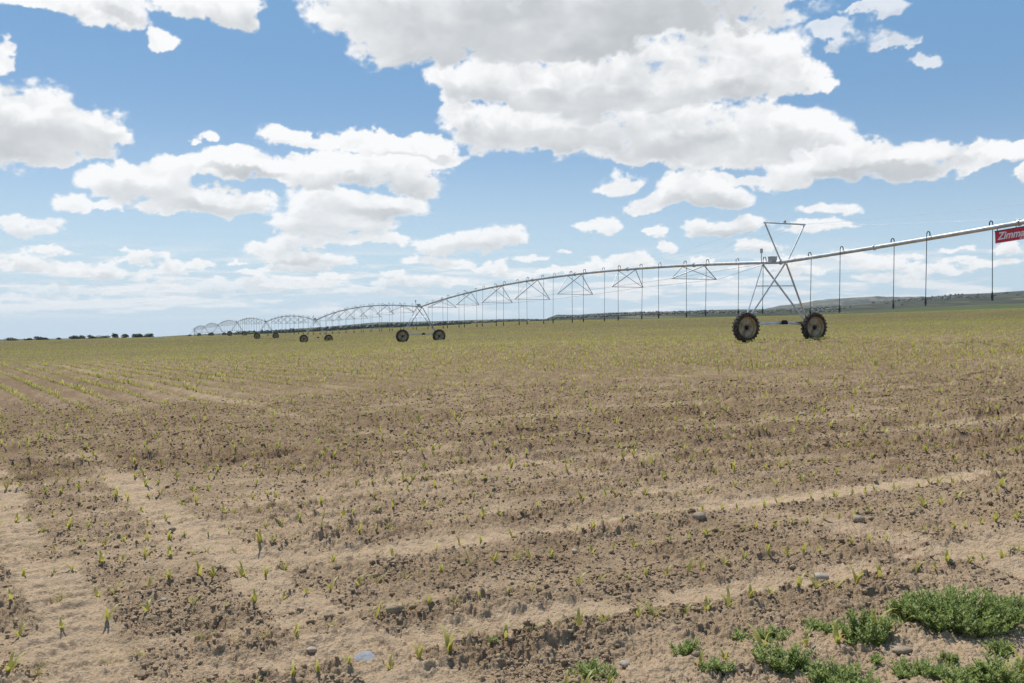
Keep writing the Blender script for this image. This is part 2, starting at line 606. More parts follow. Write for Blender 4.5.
# ---- procedural cumulus layer, computed on a direction grid (azimuth x elevation) ----
def cloud_fields(step=0.9):
    AX = np.arange(-190, 1215, step)            # azimuth axis, 900 units = 1 rad
    AY = np.arange(332, -72, -step)             # elevation axis, downwards
    X, Y = np.meshgrid(AX, AY)
    EL = (Y0 - Y) / F
    low = 1 - sstep(EL, 0.04, 0.17)             # 1 near the horizon: everything smaller and flatter
    a1 = 17 * (1 - low) + 6.5 * low
    wn = lambda s1, s2: (1 - low) * (fbm(X / 40, Y / 30, 5, s1, .62)) + low * fbm(X / 20, Y / 11, 5, s2, .62)
    det = (1 - low) * fbm(X / 30, Y / 22, 6, 51, .56) + low * fbm(X / 15, Y / 8.5, 6, 61, .56)
    # billows: rounded lumps
    def bill(sx, sy, s):
        wx_, wy_ = X / sx + .5 * fbm(X / sx * 1.3, Y / sy * 1.3, 3, s + 1), Y / sy + .5 * fbm(X / sx * 1.3, Y / sy * 1.3, 3, s + 2)
        return np.abs(vnoise(wx_, wy_, s)) * 2 + np.abs(vnoise(wx_ * 2.1 + 7, wy_ * 2.1, s + 3)) + .5 * np.abs(vnoise(wx_ * 4.3 + 3, wy_ * 4.3, s + 5))
    bl = (1 - low) * bill(34, 26, 71) + low * bill(17, 11, 81)
    soft = fbm(X / 75, Y / 34, 5, 91, .5)
    patches = sstep(fbm(X / 90 + 3, Y / 38, 4, 95, .5) + .25 * fbm(X / 26, Y / 16, 4, 96), -.30, .30)
    alpha = np.zeros_like(X)
    shade = np.zeros_like(X)
    for li, (blobs, greys) in enumerate(CLOUDS):
        WX = X + a1 * wn(11 + li * 5, 21 + li * 5)
        WY = Y + a1 * .8 * wn(31 + li * 5, 41 + li * 5)

        def field(items, k):
            f = np.zeros_like(X)
            for x, y, rx, ry in items:
                az, el = pix2ae(x, y)
                cx, cy = 512 + az * F, Y0 - el * F
                m = (np.abs(X - cx) < rx * 1.6 + 30) & (np.abs(Y - cy) < ry * 1.6 + 30)
                dx, dy = (WX[m] - cx) / rx, (WY[m] - cy) / ry
                dy = np.where(dy > 0, dy * 1.15, dy * .95)     # flat bottoms, domed tops
                g = np.clip(1 - np.sqrt(dx * dx + dy * dy) * k, 0, 1)
                v = f[m]
                f[m] = np.maximum(v, g) + .12 * np.minimum(v, g)
            return f
        fld = field(blobs, .83)
        d = np.minimum(fld * 2.0, 1.05) - .46 + np.minimum(1, fld * 5) * ((.62 + .25 * low) * det - (.36 + .08 * low) * (bl - .75)) - .3 * (fld <= 0)
        al = sstep(d, -.17, .34 + .10 * low)
        al = al * (1 - .45 * sstep(d, .08, -.10))
        al = al + (1 - al) * .42 * sstep(d, -.34, .05) * sstep(det, -.12, .35)
        if not greys:
            al = al * .72 * sstep(det + .25, -.1, .35)
        T = np.clip(d + .05, 0, 1.2)
        tau = np.zeros_like(T)
        n = 9
        for k in range(1, n + 1):
            sy, sx = int(round(k * 3.6 / step * .9)), int(round(k * 1.0 / step))
            sh = np.zeros_like(T)
            sh[:-sy, sx:] = T[sy:, :-sx]
            sh[-sy:, :] = T[-1:, :]
            sy2 = max(1, int(round(k * 1.5 / step)))
            sh2 = np.zeros_like(T)
            sh2[:-sy2, :] = T[sy2:, :]
            tau += (sh * (1 - low) + sh2 * low * 1.2) / n
        G = sstep(field(greys, .8), 0, .7)
        body = sstep(d, .05, .50)
        s_ = .03 + .50 * sstep(tau, .15, .80) * (.8 + .8 * soft) + body * (.62 * G * (.45 + .7 * patches)) + .34 * (bl - .74) * body * (1 - .5 * G) - .16 * det
        s_ = 1 - np.exp(-1.12 * np.clip(s_ * (1 - .22 * low), 0, 3))
        shade = np.where(al > 0, (s_ * al + shade * alpha * (1 - al)) / np.maximum(al + alpha * (1 - al), 1e-4), shade)
        alpha = al + alpha * (1 - al)
    # thin edge lets the blue through; keep wisps
    edge = sstep(EL, .385, .42)
    side = np.maximum(sstep(X, 1120, 1200), 1 - sstep(X, -175, -95))
    alpha = alpha * (1 - edge) * (1 - side) * (.96 - .10 * low - .35 * (1 - sstep(EL, .02, .055))) 
    # pale streaks low over the land
    st = fbm(X / 55, Y / 5.5, 6, 101, .58) + .35 * fbm(X / 160, Y / 16, 3, 111)
    band = sstep(EL, -.004, .012) * (1 - sstep(EL, .035, .088))
    streak = sstep(st, -.15, .30) * band * .75 * (1 - side)
    a2 = 1 - (1 - alpha) * (1 - streak)
    shade = np.where(alpha > streak, shade, .10)
    return AX, AY, a2, shade


def build_clouds():
    AX, AY, al, sh = cloud_fields()
    az = (AX - 512) / F
    el = (Y0 - AY) / F
    AZ, ELV = np.meshgrid(az, el)
    Rd = 16000.
    V = np.stack([Rd * np.sin(AZ) * np.cos(ELV), Rd * np.cos(AZ) * np.cos(ELV), Rd * np.sin(ELV) + CAM_H], -1).reshape(-1, 3)
    nr, nc = AZ.shape
    idx = np.arange(nr * nc).reshape(nr, nc)
    Q = np.stack([idx[:-1, :-1], idx[:-1, 1:], idx[1:, 1:], idx[1:, :-1]], -1)
    keep = np.maximum.reduce([al[:-1, :-1], al[1:, 1:], al[1:, :-1], al[:-1, 1:]]) > .004
    Q = Q[keep].reshape(-1, 4)
    m = bpy.data.materials.new('cumulus')
    m.use_nodes = True
    m.cycles.emission_sampling = 'NONE'
    t = NT(m.node_tree)
    t.n.clear()
    att = lambda n: t.new('ShaderNodeAttribute', attribute_name=n).outputs['Fac']
    em = t.new('ShaderNodeEmission')
    t.put(em.inputs[0], t.mix(att('shade'), c4(1.0, 1.0, 1.0), c4(.40, .435, .46)))
    tr = t.new('ShaderNodeBsdfTransparent')
    ms = t.new('ShaderNodeMixShader')
    t.put(ms.inputs[0], att('cover'))
    t.l.new(tr.outputs[0], ms.inputs[1])
    t.l.new(em.outputs[0], ms.inputs[2])
    o = t.new('ShaderNodeOutputMaterial')
    t.l.new(ms.outputs[0], o.inputs[0])
    me = mesh_from_np('sky', V, Q, [m], dict(cover=al, shade=sh))
    tag(link('sky', me), 'white cumulus clouds with grey undersides over a blue summer sky', 'sky', kind='structure')


build_clouds()

# ------------------------------------------------------------------ field
def build_field():
    # columns in u = x / y, rows in depth y
    uf = np.arange(-.60, .6001, .00088)
    tail = [.6]
    st = .00088
    while tail[-1] < 2.6:
        st *= 1.09
        tail.append(tail[-1] + st)
    tail = np.array(tail[1:])
    u = np.concatenate([-tail[::-1], uf, tail])
    k = [1530 / 1.6]
    ys = []
    y = 1.6
    while y < 3.9:
        ys.append(y)
        y *= 1.012
    y = 3.9
    while y < 75:
        ys.append(y)
        y += y * y / 1530 * (0.55 if y < 12 else 0.9)
    while y < 760:
        ys.append(y)
        y *= 1.03
    ys = np.array(ys)
    # for small y the fan is narrow: add a constant so that it has width near the feet
    YY, UU = np.meshgrid(ys, u, indexing='ij')
    XX = UU * YY
    px = np.maximum(YY * .00088 * (np.clip(np.abs(UU) / .6, 1, 30) ** 2) * .8, np.minimum(np.gradient(ys)[:, None] * 0.38, .006 + YY * .0016) + YY * 0)
    z, dust, main, rowl = micro(XX, YY, px)
    fade = 1 - sstep(np.hypot(XX, YY), 60, 140)
    Z = base_z(XX, YY) + z * fade
    Z = Z + 0.25 * fbm(XX / 60, YY / 60, 2, 3) * sstep(YY, 60, 200) * .5
    D = np.hypot(XX, YY)
    far = sstep(D + 14 * fbm(XX / 25, YY / 9, 3, 95) * 1.0, 16, 90) * .75 + .25 * sstep(D, 80, 200)
    far = np.maximum(far, rowl * .30 * sstep(D, 18, 26))
    V = np.stack([XX, YY, Z], -1).reshape(-1, 3)
    nr, nc = XX.shape
    idx = np.arange(nr * nc).reshape(nr, nc)
    Q = np.stack([idx[:-1, :-1], idx[:-1, 1:], idx[1:, 1:], idx[1:, :-1]], -1).reshape(-1, 4)
    # coarse sheet behind and beside the camera, joined along the first row
    xb = XX[0]
    rows = [idx[0]]
    extraV = []
    base = nr * nc
    for j, yb in enumerate((1.0, 0.2, -1.5, -5, -15, -50, -150)):
        s = (1.6 + (1.6 - yb) * 1.0) / 1.6
        xr = xb * s
        zb = base_z(xr, np.full_like(xr, yb))
        extraV.append(np.stack([xr, np.full_like(xr, yb), zb], -1))
        rows.append(base + j * nc + np.arange(nc))
    V = np.concatenate([V] + extraV)
    Qx = []
    for a, b in zip(rows[:-1], rows[1:]):
        Qx.append(np.stack([b[:-1], b[1:], a[1:], a[:-1]], -1))
    Q = np.concatenate([Q] + Qx)
    ex = len(V) - nr * nc
    dustf = np.concatenate([dust.ravel(), np.full(ex, .5)])
    farf = np.concatenate([far.ravel(), np.zeros(ex)])
    me = mesh_from_np('field', V, Q, [M['soil']], dict(dust=dustf, far=farf))
    tag(link('field', me), 'wide tilled field of brown soil rising to a low green crest', 'field', kind='structure')


build_field()

# ------------------------------------------------------------------ far land
_sx = np.array([-400, 150, 200, 240, 320, 350, 378, 430, 480, 520, 545, 550, 557, 578, 597, 611, 679, 720, 762, 781, 804, 849, 900, 927, 961, 990, 1024, 1100, 1400.])
_sy = np.array([345, 337, 334, 332, 327, 324.5, 322, 321, 319.5, 318.5, 319, 317, 314.5, 314.6, 313.2, 312.3, 311, 309.5, 309, 308.5, 307.5, 304.5, 299.5, 296.6, 294.2, 293, 290.5, 287, 284.])


def skyline(u, fine=0):
    px = u * F + 512
    s = np.interp(px, _sx, _sy)
    return (Y0 - s) / F


def far_profile(U, Y):
    ssk = np.maximum(skyline(U), slope_u(U * Y, Y) - .003)
    s0 = slope_u(U * Y, Y)
    w = np.clip((Y - 760) / (3600 - 760), 0, 1)
    w = w ** 0.55
    rel = (s0 - .0045) * (1 - w) + (ssk - .0002) * w
    after = sstep(Y, 3600, 5200)
    rel = rel - after * .012
    nz = fbm(U * Y / 260, Y / 420, 4, 70) * 9 * sstep(Y, 900, 2200) * (1 - .8 * sstep(Y, 3000, 3600))
    nz = nz * np.clip((ssk - s0) / .006, 0, 1)
    return CAM_H + rel * Y + nz


def mat_hills():
    m, t, bs = new_mat('dry_hill_country')
    geo = t.new('ShaderNodeNewGeometry')
    mp = t.new('ShaderNodeMapping')
    mp.inputs[3].default_value = (1, .35, 1)
    t.l.new(geo.outputs['Position'], mp.inputs[0])
    p = mp.outputs[0]
    a = t.noise(p, .0035, 6, .6)
    b = t.noise(p, .028, 6, .7)
    c = t.mix(t.ss(a, .40, .60), c4(.045, .052, .030), c4(.12, .108, .066))
    c = t.mix(t.ss(b, .47, .56, 0, .85), c, c4(.020, .027, .015))
    sx = t.new('ShaderNodeSeparateXYZ')
    t.l.new(geo.outputs['Position'], sx.inputs[0])
    c = t.mix(t.ss(t.noise(p, .0065, 4, .6), .54, .62, 0, .7), c, c4(.19, .165, .11))
    near = t.ss(sx.outputs[1], 850, 1500, 1, 0)
    c = t.mix(t.m('MULTIPLY', near, .85), c, c4(.085, .11, .035))
    t.l.new(c, bs.inputs['Base Color'])
    bs.inputs['Roughness'].default_value = 1
    bs.inputs['Specular IOR Level'].default_value = .05
    return m


M['hills'] = mat_hills()


def build_hills():
    u = np.concatenate([np.linspace(-1.7, -.65, 30), np.arange(-.64, .68, .0012), np.linspace(.7, 1.7, 30)])
    ys = [745.]
    while ys[-1] < 6700:
        ys.append(ys[-1] * 1.022)
    ys = np.array(ys)
    YY, UU = np.meshgrid(ys, u, indexing='ij')
    Z = far_profile(UU, YY)
    Z[0] -= 3
    V = np.stack([UU * YY, YY, Z], -1).reshape(-1, 3)
    print('hills z', Z.min(), Z.max())
    nr, nc = YY.shape
    idx = np.arange(nr * nc).reshape(nr, nc)
    Q = np.stack([idx[:-1, :-1], idx[:-1, 1:], idx[1:, 1:], idx[1:, :-1]], -1).reshape(-1, 4)
    tag(link('hills', mesh_from_np('hills', V, Q, [M['hills']])), 'low hills of dry grass and dark brush along the horizon', 'hills', kind='structure')
    # the long flat mesa behind them on the right
    px = np.array([795, 815, 835, 849, 859, 870, 908, 930, 960, 1000, 1100, 1300.])
    py = np.array([309, 303.5, 302, 299.6, 297.6, 296.8, 296.4, 297, 298, 299, 300, 300.])
    Y = 6000.
    uu = np.linspace(px[0], px[-1], 260)
    top = CAM_H + Y * (Y0 - np.interp(uu, px, py)) / F + fbm(uu / 9, uu * 0, 3, 8) * 6
    x = (uu - 512) / F * Y
    V, Q = [], []
    for j, (dy, fz) in enumerate(((-700, 0), (-300, .45), (-60, .93), (0, 1), (800, 1), (1500, 0))):
        z = fz * (top + 60) - 60 + fbm(uu / 6 + j, uu * 0 + j * 3, 3, 9) * 12 * (1 if 0 < fz < 1 else 0)
        V.append(np.stack([x, np.full_like(x, Y + dy), z], -1))
    V = np.concatenate(V)
    idx = np.arange(6 * 260).reshape(6, 260)
    Q = np.stack([idx[:-1, :-1], idx[:-1, 1:], idx[1:, 1:], idx[1:, :-1]], -1).reshape(-1, 4)
    tag(link('mesa', mesh_from_np('mesa', V, Q, [M['hills']])), 'long flat bluish mesa on the far horizon', 'hill', kind='structure')


build_hills()


# ------------------------------------------------------------------ leafy crowns
def crown_mesh(name, w, h, n, leaf, mat, seed, base=0.0):
    """leaf-sized faces spread through a few lobes"""
    r = np.random.default_rng(seed)
    lobes = [(r.uniform(-.32, .32) * w, r.uniform(-.3, .3) * w, base + h * r.uniform(.3, .78), r.uniform(.22, .36) * w, r.uniform(.18, .28) * h) for _ in range(6)]
    lobes.append((0, 0, base + h * .5, w * .38, h * .38))
    V = np.zeros((n * 4, 3))
    for i in range(n):
        cx, cy, cz, rw, rh = lobes[r.integers(len(lobes))]
        d = r.normal(size=3)
        d /= np.linalg.norm(d)
        q = r.random() ** .35
        c = np.array([cx + d[0] * rw * q, cy + d[1] * rw * q, cz + d[2] * rh * q])
        a = r.normal(size=3)
        a /= np.linalg.norm(a)
        b = np.cross(a, r.normal(size=3))
        b /= np.linalg.norm(b)
        s = leaf * r.uniform(.6, 1.3)
        V[i * 4:i * 4 + 4] = [c - a * s, c + b * s * .6, c + a * s, c - b * s * .6]
    return mesh_from_np(name, V, np.arange(n * 4), [mat], smooth=False)


def build_trees():
    spec = [  # px, width px, height px above the field edge, words
        (8, 12, 4.6, 'wide dark tree at the left edge of the horizon, first of the row'),
        (27, 8, 3.6, 'small dark tree standing alone with a gap on either side, second on the skyline'),
        (39, 8, 5.4, 'taller pointed dark tree, third from the left on the skyline'),
        (46, 6, 3.8, 'low dark tree leaning against the pointed tree on the skyline'),
        (59, 4, 3.0, 'tiny lone dark tree in the gap before the long line of trees'),
        (73, 9, 5.8, 'broad dark tree that starts the long line of trees'),
        (82, 9, 5.0, 'second dark tree of the long skyline row, slightly lower than the first'),
        (92, 8, 4.6, 'low round dark tree left of the middle of the skyline row'),
        (104, 12, 3.8, 'long low dark thicket tree in the middle of the skyline row'),
        (115, 5, 6.4, 'tallest narrow dark tree in the skyline row'),
        (124, 7, 5.4, 'round dark tree just right of the tallest narrow one'),
        (136, 7, 4.8, 'dark tree after the gap near the right end of the row'),
        (141, 5, 4.2, 'small dark tree between two others near the right end of the row'),
        (149, 8, 5.0, 'last dark tree at the right end of the skyline row'),
    ]
    D = 640.
    for i, (px, w, h, lab) in enumerate(spec):
        u = (px - 512) / F
        x = u * D
        gz = float(base_z(np.array([x]), np.array([D]))[0])
        line = CAM_H + D * (Y0 - np.interp(px, [0, 180], [341.3, 336.3])) / F
        top = line + h * .80 / F * D
        H = top - gz
        W_ = w * 1.15 / F * D
        e = bpy.data.objects.new('tree', None)
        COL.objects.link(e)
        e.location = (x, D, gz)
        tag(e, lab, 'tree', 'dark trees on the far left skyline')
        mb = MB()
        mb.tube([(0, 0, -.3), (.1, 0, H * .3), (0.2, .1, H * .6), (.1, 0, H * .85)], [.28, .2, .13, .05], 7)
        for k in range(4):
            a = k * 1.7 + i
            mb.tube([(.1, 0, H * (.3 + .08 * k)), (math.cos(a) * W_ * .3, math.sin(a) * W_ * .3, H * (.5 + .08 * k))], [.1, .04], 5)
        mb.build('trunk', M['trunk'], e)
        link('crown', crown_mesh('crown', W_, H, 520, .42, M['tree'], 100 + i, base=H * .02), e)


build_trees()


def build_far_wood():
    r = np.random.default_rng(5)
    V, T = [], []
    # a low lumpy crown built of a ring stack
    spots = []
    for _ in range(260):     # line behind the towers, left of middle
        px = r.uniform(236, 470)
        spots.append((px, r.uniform(1250, 1500), r.uniform(3.5, 6.5), r.uniform(5, 9)))
    for _ in range(900):     # dark belt in the middle and right of middle
        px = r.uniform(420, 840)
        spots.append((px, r.uniform(1700, 2600), r.uniform(2.5, 4.5), r.uniform(5, 10)))
    for _ in range(110):      # brush on the nearer hill
        px = r.normal(935, 28)
        spots.append((px, r.uniform(2500, 3300), r.uniform(3.5, 7), r.uniform(6, 11)))
    for _ in range(60):
        px = r.uniform(800, 1100)
        spots.append((px, r.uniform(2000, 3400), r.uniform(2, 4), r.uniform(6, 14)))
    off = 0
    Vs, Fs = [], []
    for px, D, h, w in spots:
        u = (px - 512) / F
        x = u * D
        gz = float(far_profile(np.array([u]), np.array([D]))[0])
        n, rings = 7, 4
        for j in range(rings):
            f = j / (rings - 1)
            rad = w * .5 * (math.sin(PI * (.18 + .75 * f))) * r.uniform(.8, 1.15)
            for k in range(n):
                a = 2 * PI * k / n
                q = rad * r.uniform(.75, 1.2)
                Vs.append((x + q * math.cos(a), D + q * math.sin(a), gz - 1 + (h + 1) * f + r.uniform(-.4, .4)))
        for j in range(rings - 1):
            for k in range(n):
                a, b = off + j * n + k, off + j * n + (k + 1) % n
                Fs.append((a, b, b + n, a + n))
        # fan cap as quads
        t = off + (rings - 1) * n
        Fs.append((t, t + 1, t + 2, t + 3))
        Fs.append((t, t + 3, t + 4, t + 5))
        Fs.append((t, t + 5, t + 6, t + 6)) if False else None
        off += rings * n
    o = link('far_wood', mesh_from_np('far_wood', Vs, Fs, [M['wood']], smooth=False))
    tag(o, 'dark far-off belts of trees and brush at the foot of the hills', 'woods', kind='stuff')


build_far_wood()

# ------------------------------------------------------------------ the irrigation machine
T0 = Vector((12.97, 43.5))
SD = Vector((-22.75, 53.0))
SPAN = SD.length
sd = SD.normalized()                    # along the pipe, away from the camera
bd = Vector((sd.y, -sd.x))              # across it, to the right
EYE = CAM_H
PIPE_Z = [EYE + v for v in (2.69, 1.21, -.32, -.9, -1.25, -2.47, -3.57, -5.07)]
NT_ = 8


def on_pipe(i, q):
    """point on the axis of span i at fraction q"""
    p = T0 + SD * (i + q)
    z = PIPE_Z[i] * (1 - q) + PIPE_Z[i + 1] * q
    arch = (1.0 if i < 6 else .9) * 4 * q * (1 - q)
    return Vector((p.x, p.y, z + arch)), z


def V3(p2, z):
    return Vector((p2.x, p2.y, z))


root = bpy.data.objects.new('irrigation_machine', None)
COL.objects.link(root)
RL = V3(T0, PIPE_Z[0] - 3.84)
root.location = RL
tag(root, 'long galvanised centre-pivot irrigation machine arching across the field on wheeled A-frame towers', 'irrigator')


def part(mb, name, mat, parent=root, label=None):
    o = mb.build(name, mat, parent, off=RL)
    if label:
        o['label'] = label
    return o


# wheel meshes, axis along local X, centre at the origin
def wheel_meshes():
    R_, w = .715, .145
    ty = MB()
    prof = [(.50, -.10), (.53, -.135), (.60, -w), (.655, -w * .92), (.68, -.08), (.683, 0), (.68, .08), (.655, w * .92), (.60, w), (.53, .135), (.50, .10)]
    ty.lathe(prof, 48)
    n = 24
    for k in range(n):
        for sgn in (-1, 1):
            a0 = 2 * PI * (k + (.5 if sgn > 0 else 0)) / n
            a1 = a0 + .13
            vs = []
            for (a, xx, wa) in ((a0, .010 * sgn, .035), (a1, .150 * sgn, .045)):
                for da in (-wa, wa):
                    for rr in ((.66, .722) if xx * sgn < .1 else (.60, .705)):
                        vs.append((xx, rr * math.cos(a + da), rr * math.sin(a + da)))
            ty.add(vs, [(0, 1, 3, 2), (4, 6, 7, 5), (0, 4, 5, 1), (2, 3, 7, 6), (0, 2, 6, 4), (1, 5, 7, 3)])
    rim = MB()
    rim.lathe([(.505, -.135), (.52, -.115), (.49, -.09), (.46, -.05), (.455, .0), (.46, .05), (.49, .09), (.52, .115), (.505, .135), (.475, .09), (.44, .02), (.44, -.03), (.475, -.09), (.505, -.135)], 40)
    disc = MB()
    disc.lathe([(0.0, -.02), (.13, -.02), (.16, .005), (.30, .02), (.40, -.01), (.452, -.01), (.452, .015), (.40, .015), (.30, .04), (.16, .03), (.13, .02), (0, .02)], 36)
    hub = MB()
    hub.lathe([(0, -.14), (.05, -.14), (.065, -.12), (.07, -.06), (.11, -.05), (.11, -.018), (0, -.018)], 18)
    for k in range(8):
        a = 2 * PI * k / 8
        hub.lathe([(0, -.04), (.014, -.04), (.014, -.015), (0, -.015)], 6, c=(0, .145 * math.cos(a), .145 * math.sin(a)))
    hub.lathe([(0, .02), (.10, .02), (.10, .08), (.05, .12), (.05, .28), (0, .28)], 16)
    return (disc.mesh('wheel', M['disc']), ty.mesh('tyre', M['rubber']), rim.mesh('rim', M['rim']), hub.mesh('hub', M['hub']))


WM = wheel_meshes()
ang_axis = math.atan2(-sd.y, -sd.x)     # local +X -> towards the camera along the pipe ( -sd )


def add_wheel(c, roll):
    w = link('wheel', WM[0], root, c - RL)
    w.rotation_euler = (0, 0, ang_axis + PI)   # +X away from the camera, hub's outer face towards it
    for nm, me in zip(('tyre', 'rim', 'hub'), WM[1:]):
        k = link(nm, me, w)
        k.rotation_euler = (roll, 0, 0)
    return w


BASE = {}
for i in range(NT_):
    c2 = T0 + SD * i
    zp = PIPE_Z[i]
    gx = [c2 + bd * s * 2.05 for s in (-1, 1)]
    zg = zp - 3.84
    off_t = .28
    # wheels stand on the nominal ground; ends a little uneven
    feet = []
    for s, g in zip((-1, 1), gx):
        zc = zg + .715 - .015
        add_wheel(V3(g - sd * .02, zc), random.uniform(0, 1))
        feet.append(zc)
    bz = zg + .90
    beam = MB()
    pL, pR = V3(c2 + bd * -1.95 + sd * off_t, bz), V3(c2 + bd * 1.95 + sd * off_t, bz)
    Mrot = Matrix.Rotation(math.atan2(bd.y, bd.x), 3, 'Z')
    beam.box((pL + pR) / 2, (3.9, .12, .15), Mrot)
    beam.box(pL + Vector((0, 0, -.1)), (.30, .26, .34), Mrot)
    beam.box(pR + Vector((0, 0, -.1)), (.30, .26, .34), Mrot)
    tower = part(beam, 'drive_tower', M['galv'])
    g = MB()
    gc = V3(c2 + bd * .35 + sd * (off_t - .16), bz + .02)
    g.tube([gc - V3(bd, 0) * .16, gc + V3(bd, 0) * .16], .08, 12)
    g.box(gc + Vector((0, 0, .02)), (.16, .18, .20), Mrot)
    part(g, 'gearbox', M['hub'], tower)
    g = MB()
    for s in (-1, 1):
        g.tube([gc + V3(bd, 0) * .2 * s, V3(c2 + bd * 1.8 * s + sd * (off_t - .16), bz - .08)], .022, 6)
    part(g, 'drive_shaft', M['galv'], tower)
    near, farp = -.25, 1.3
    if i == NT_ - 1:
        farp = .6
    footL = lambda s, dt: V3(c2 + bd * s * 1.85 + sd * (off_t + dt), bz + .06)
    legs = [(-1, +.06, farp, -.10), (-1, -.06, near, .12), (1, +.06, farp, -.02), (1, -.06, near, .18)]
    tops = []
    for s, dt, ta, tb in legs:
        a = footL(s, dt)
        b = V3(c2 + sd * ta + bd * tb * 0.6, zp - .05)
        leg = MB()
        leg.tube([a, b], .045 if dt < 0 or s > 0 else .034, 8)
        part(leg, 'leg', M['galv'], tower)
        tops.append((a, b))
    cb_ = MB()
    f = .62
    a = tops[0][0].lerp(tops[0][1], f)
    b = tops[3][0].lerp(tops[3][1], f)
    cb_.tube([a, b], .03, 6)
    part(cb_, 'crossbar', M['galv'], tower)
    # box and post on top of the tower
    bx = MB()
    bx.box(V3(c2 + sd * .55 - bd * .05, zp + .16), (.32, .28, .24), Mrot)
    bx.box(V3(c2 + sd * .55 - bd * .05, zp + .295), (.35, .31, .03), Mrot)
    part(bx, 'control_box', M['box'], tower)
    ps = MB()
    ps.tube([V3(c2 + sd * 1.2 - bd * .2, zp), V3(c2 + sd * 1.2 - bd * .2, zp + .72)], .02, 6)
    ps.box(V3(c2 + sd * 1.2 - bd * .2, zp + .62), (.10, .10, .22), Mrot)
    part(ps, 'sensor_post', M['galv_dull'], tower)
    if i == 0:
        # upturned triangle that carries the overhang cables
        tri = MB()
        zt = zp + 1.86
        tl, trr = V3(c2 - bd * 1.02 + sd * -.05, zt), V3(c2 + bd * 1.38 + sd * -.05, zt)
        tri.tube([V3(c2 + sd * .0, zp + .05), tl], .035, 8)
        tri.tube([V3(c2 + sd * -.35 + bd * .12, zp + .05), trr], .035, 8)
        tri.tube([tl - V3(bd, 0) * .05, trr + V3(bd, 0) * .05], .035, 8)
        part(tri, 'cable_mast', M['galv'], label='upturned steel triangle above the nearest tower')
        lamp = MB()
        mid = (tl + trr) / 2
        lamp.lathe([(0, .03), (.06, .03), (.07, .07), (.055, .14), (.03, .17), (0, .17)], 12, 'Z', c=tuple(mid))
        lamp.tube([mid, mid + Vector((0, 0, .05))], .03, 8)
        part(lamp, 'beacon', M['box'])
        CTOP = (tl, trr)
    BASE[i] = zg

# pipes, trusses, hoses
NP = 8
hose_stuff, hose_count = MB(), 0


def make_hose(p, zb, side, sway, i, grey):
    """gooseneck over the pipe, hose, weighted nozzle"""
    global hose_count
    r_ = .014
    pr = .09
    o2 = V3(bd, 0) * side * .17
    top = p + Vector((0, 0, pr))
    arc = [top, top + Vector((0, 0, .10)), top + o2 * .25 + Vector((0, 0, .17)), top + o2 * .75 + Vector((0, 0, .17)), top + o2 + Vector((0, 0, .08))]
    end = Vector((p.x + o2.x + sway[0], p.y + o2.y + sway[1], zb))
    st = top + o2 + Vector((0, 0, .08))
    k1 = st.lerp(end, .5) + Vector((sway[0] * -.3, sway[1] * -.3, 0))
    nz = [end, end - Vector((0, 0, .10)), end - Vector((0, 0, .13)), end - Vector((0, 0, .24)), end - Vector((0, 0, .27)), end - Vector((0, 0, .33))]
    nr = [.024, .026, .045, .045, .024, .05]
    if hose_count < 100:
        h = MB()
        h.tube([st, k1, end], r_, 6)
        ho = part(h, 'drop_hose', M['hose_grey'] if grey else M['hose'])
        g = MB()
        g.tube(arc, .022, 6)
        part(g, 'gooseneck', M['galv_dull'] if grey else M['hose'], ho)
        n = MB()
        n.tube(nz, nr, 8)
        part(n, 'nozzle', M['hose'], ho)
    else:
        hose_stuff.tube(arc + [k1, end], r_, 4)
        hose_stuff.tube(nz, nr, 5)
    hose_count += 1


def flange(mb, p, d, r=.135):
    mb.tube([p - d * .03, p + d * .03], r, 14)


# overhang towards the camera, off to the right
OH = 21.0
p0 = V3(T0, PIPE_Z[0])


def over(t):
    q = T0 - sd * t
    return V3(q, PIPE_Z[0] + .69 * t / 12.85 - .0008 * t * (12.85 - t))


mb = MB()
pts = [over(t) for t in np.linspace(0, OH, 24)]
mb.tube(pts, .083, 14)
for t in (5.9, 12.6, 19.3):
    flange(mb, over(t), (over(t + .1) - over(t)).normalized(), .12)
part(mb, 'water_pipe', M['galv'], label='overhanging end pipe rising beyond the nearest tower')
for j, t in enumerate((1.9, 4.1, 6.8, 8.75, 11.4, 14.2, 17.0, 19.8)):
    sw = (random.uniform(-.02, .02) + .02 * (t > 5), 0)
    make_hose(over(t), over(t).z - 2.62 + .3, -1 if j % 2 else 1, (sw[0] + (-.02 if j == 4 else -.03), 0), 0, False)
# cables
cb2_ = MB()
for tp, ts in ((CTOP[0], -1), (CTOP[1], 1)):
    for t in ((20.5,) if ts > 0 else (13.0,)):
        e = over(t)
        cb2_.tube([tp, tp.lerp(e, .5) - Vector((0, 0, .12)), e + Vector((0, 0, .1))], .0045, 4)
    for q in (.125, .25):
        e, _ = on_pipe(0, q)
        cb2_.tube([tp, tp.lerp(e, .5) - Vector((0, 0, .08)), e + Vector((0, 0, .08))], .003, 4)
part(cb2_, 'support_cable', M['cable'])

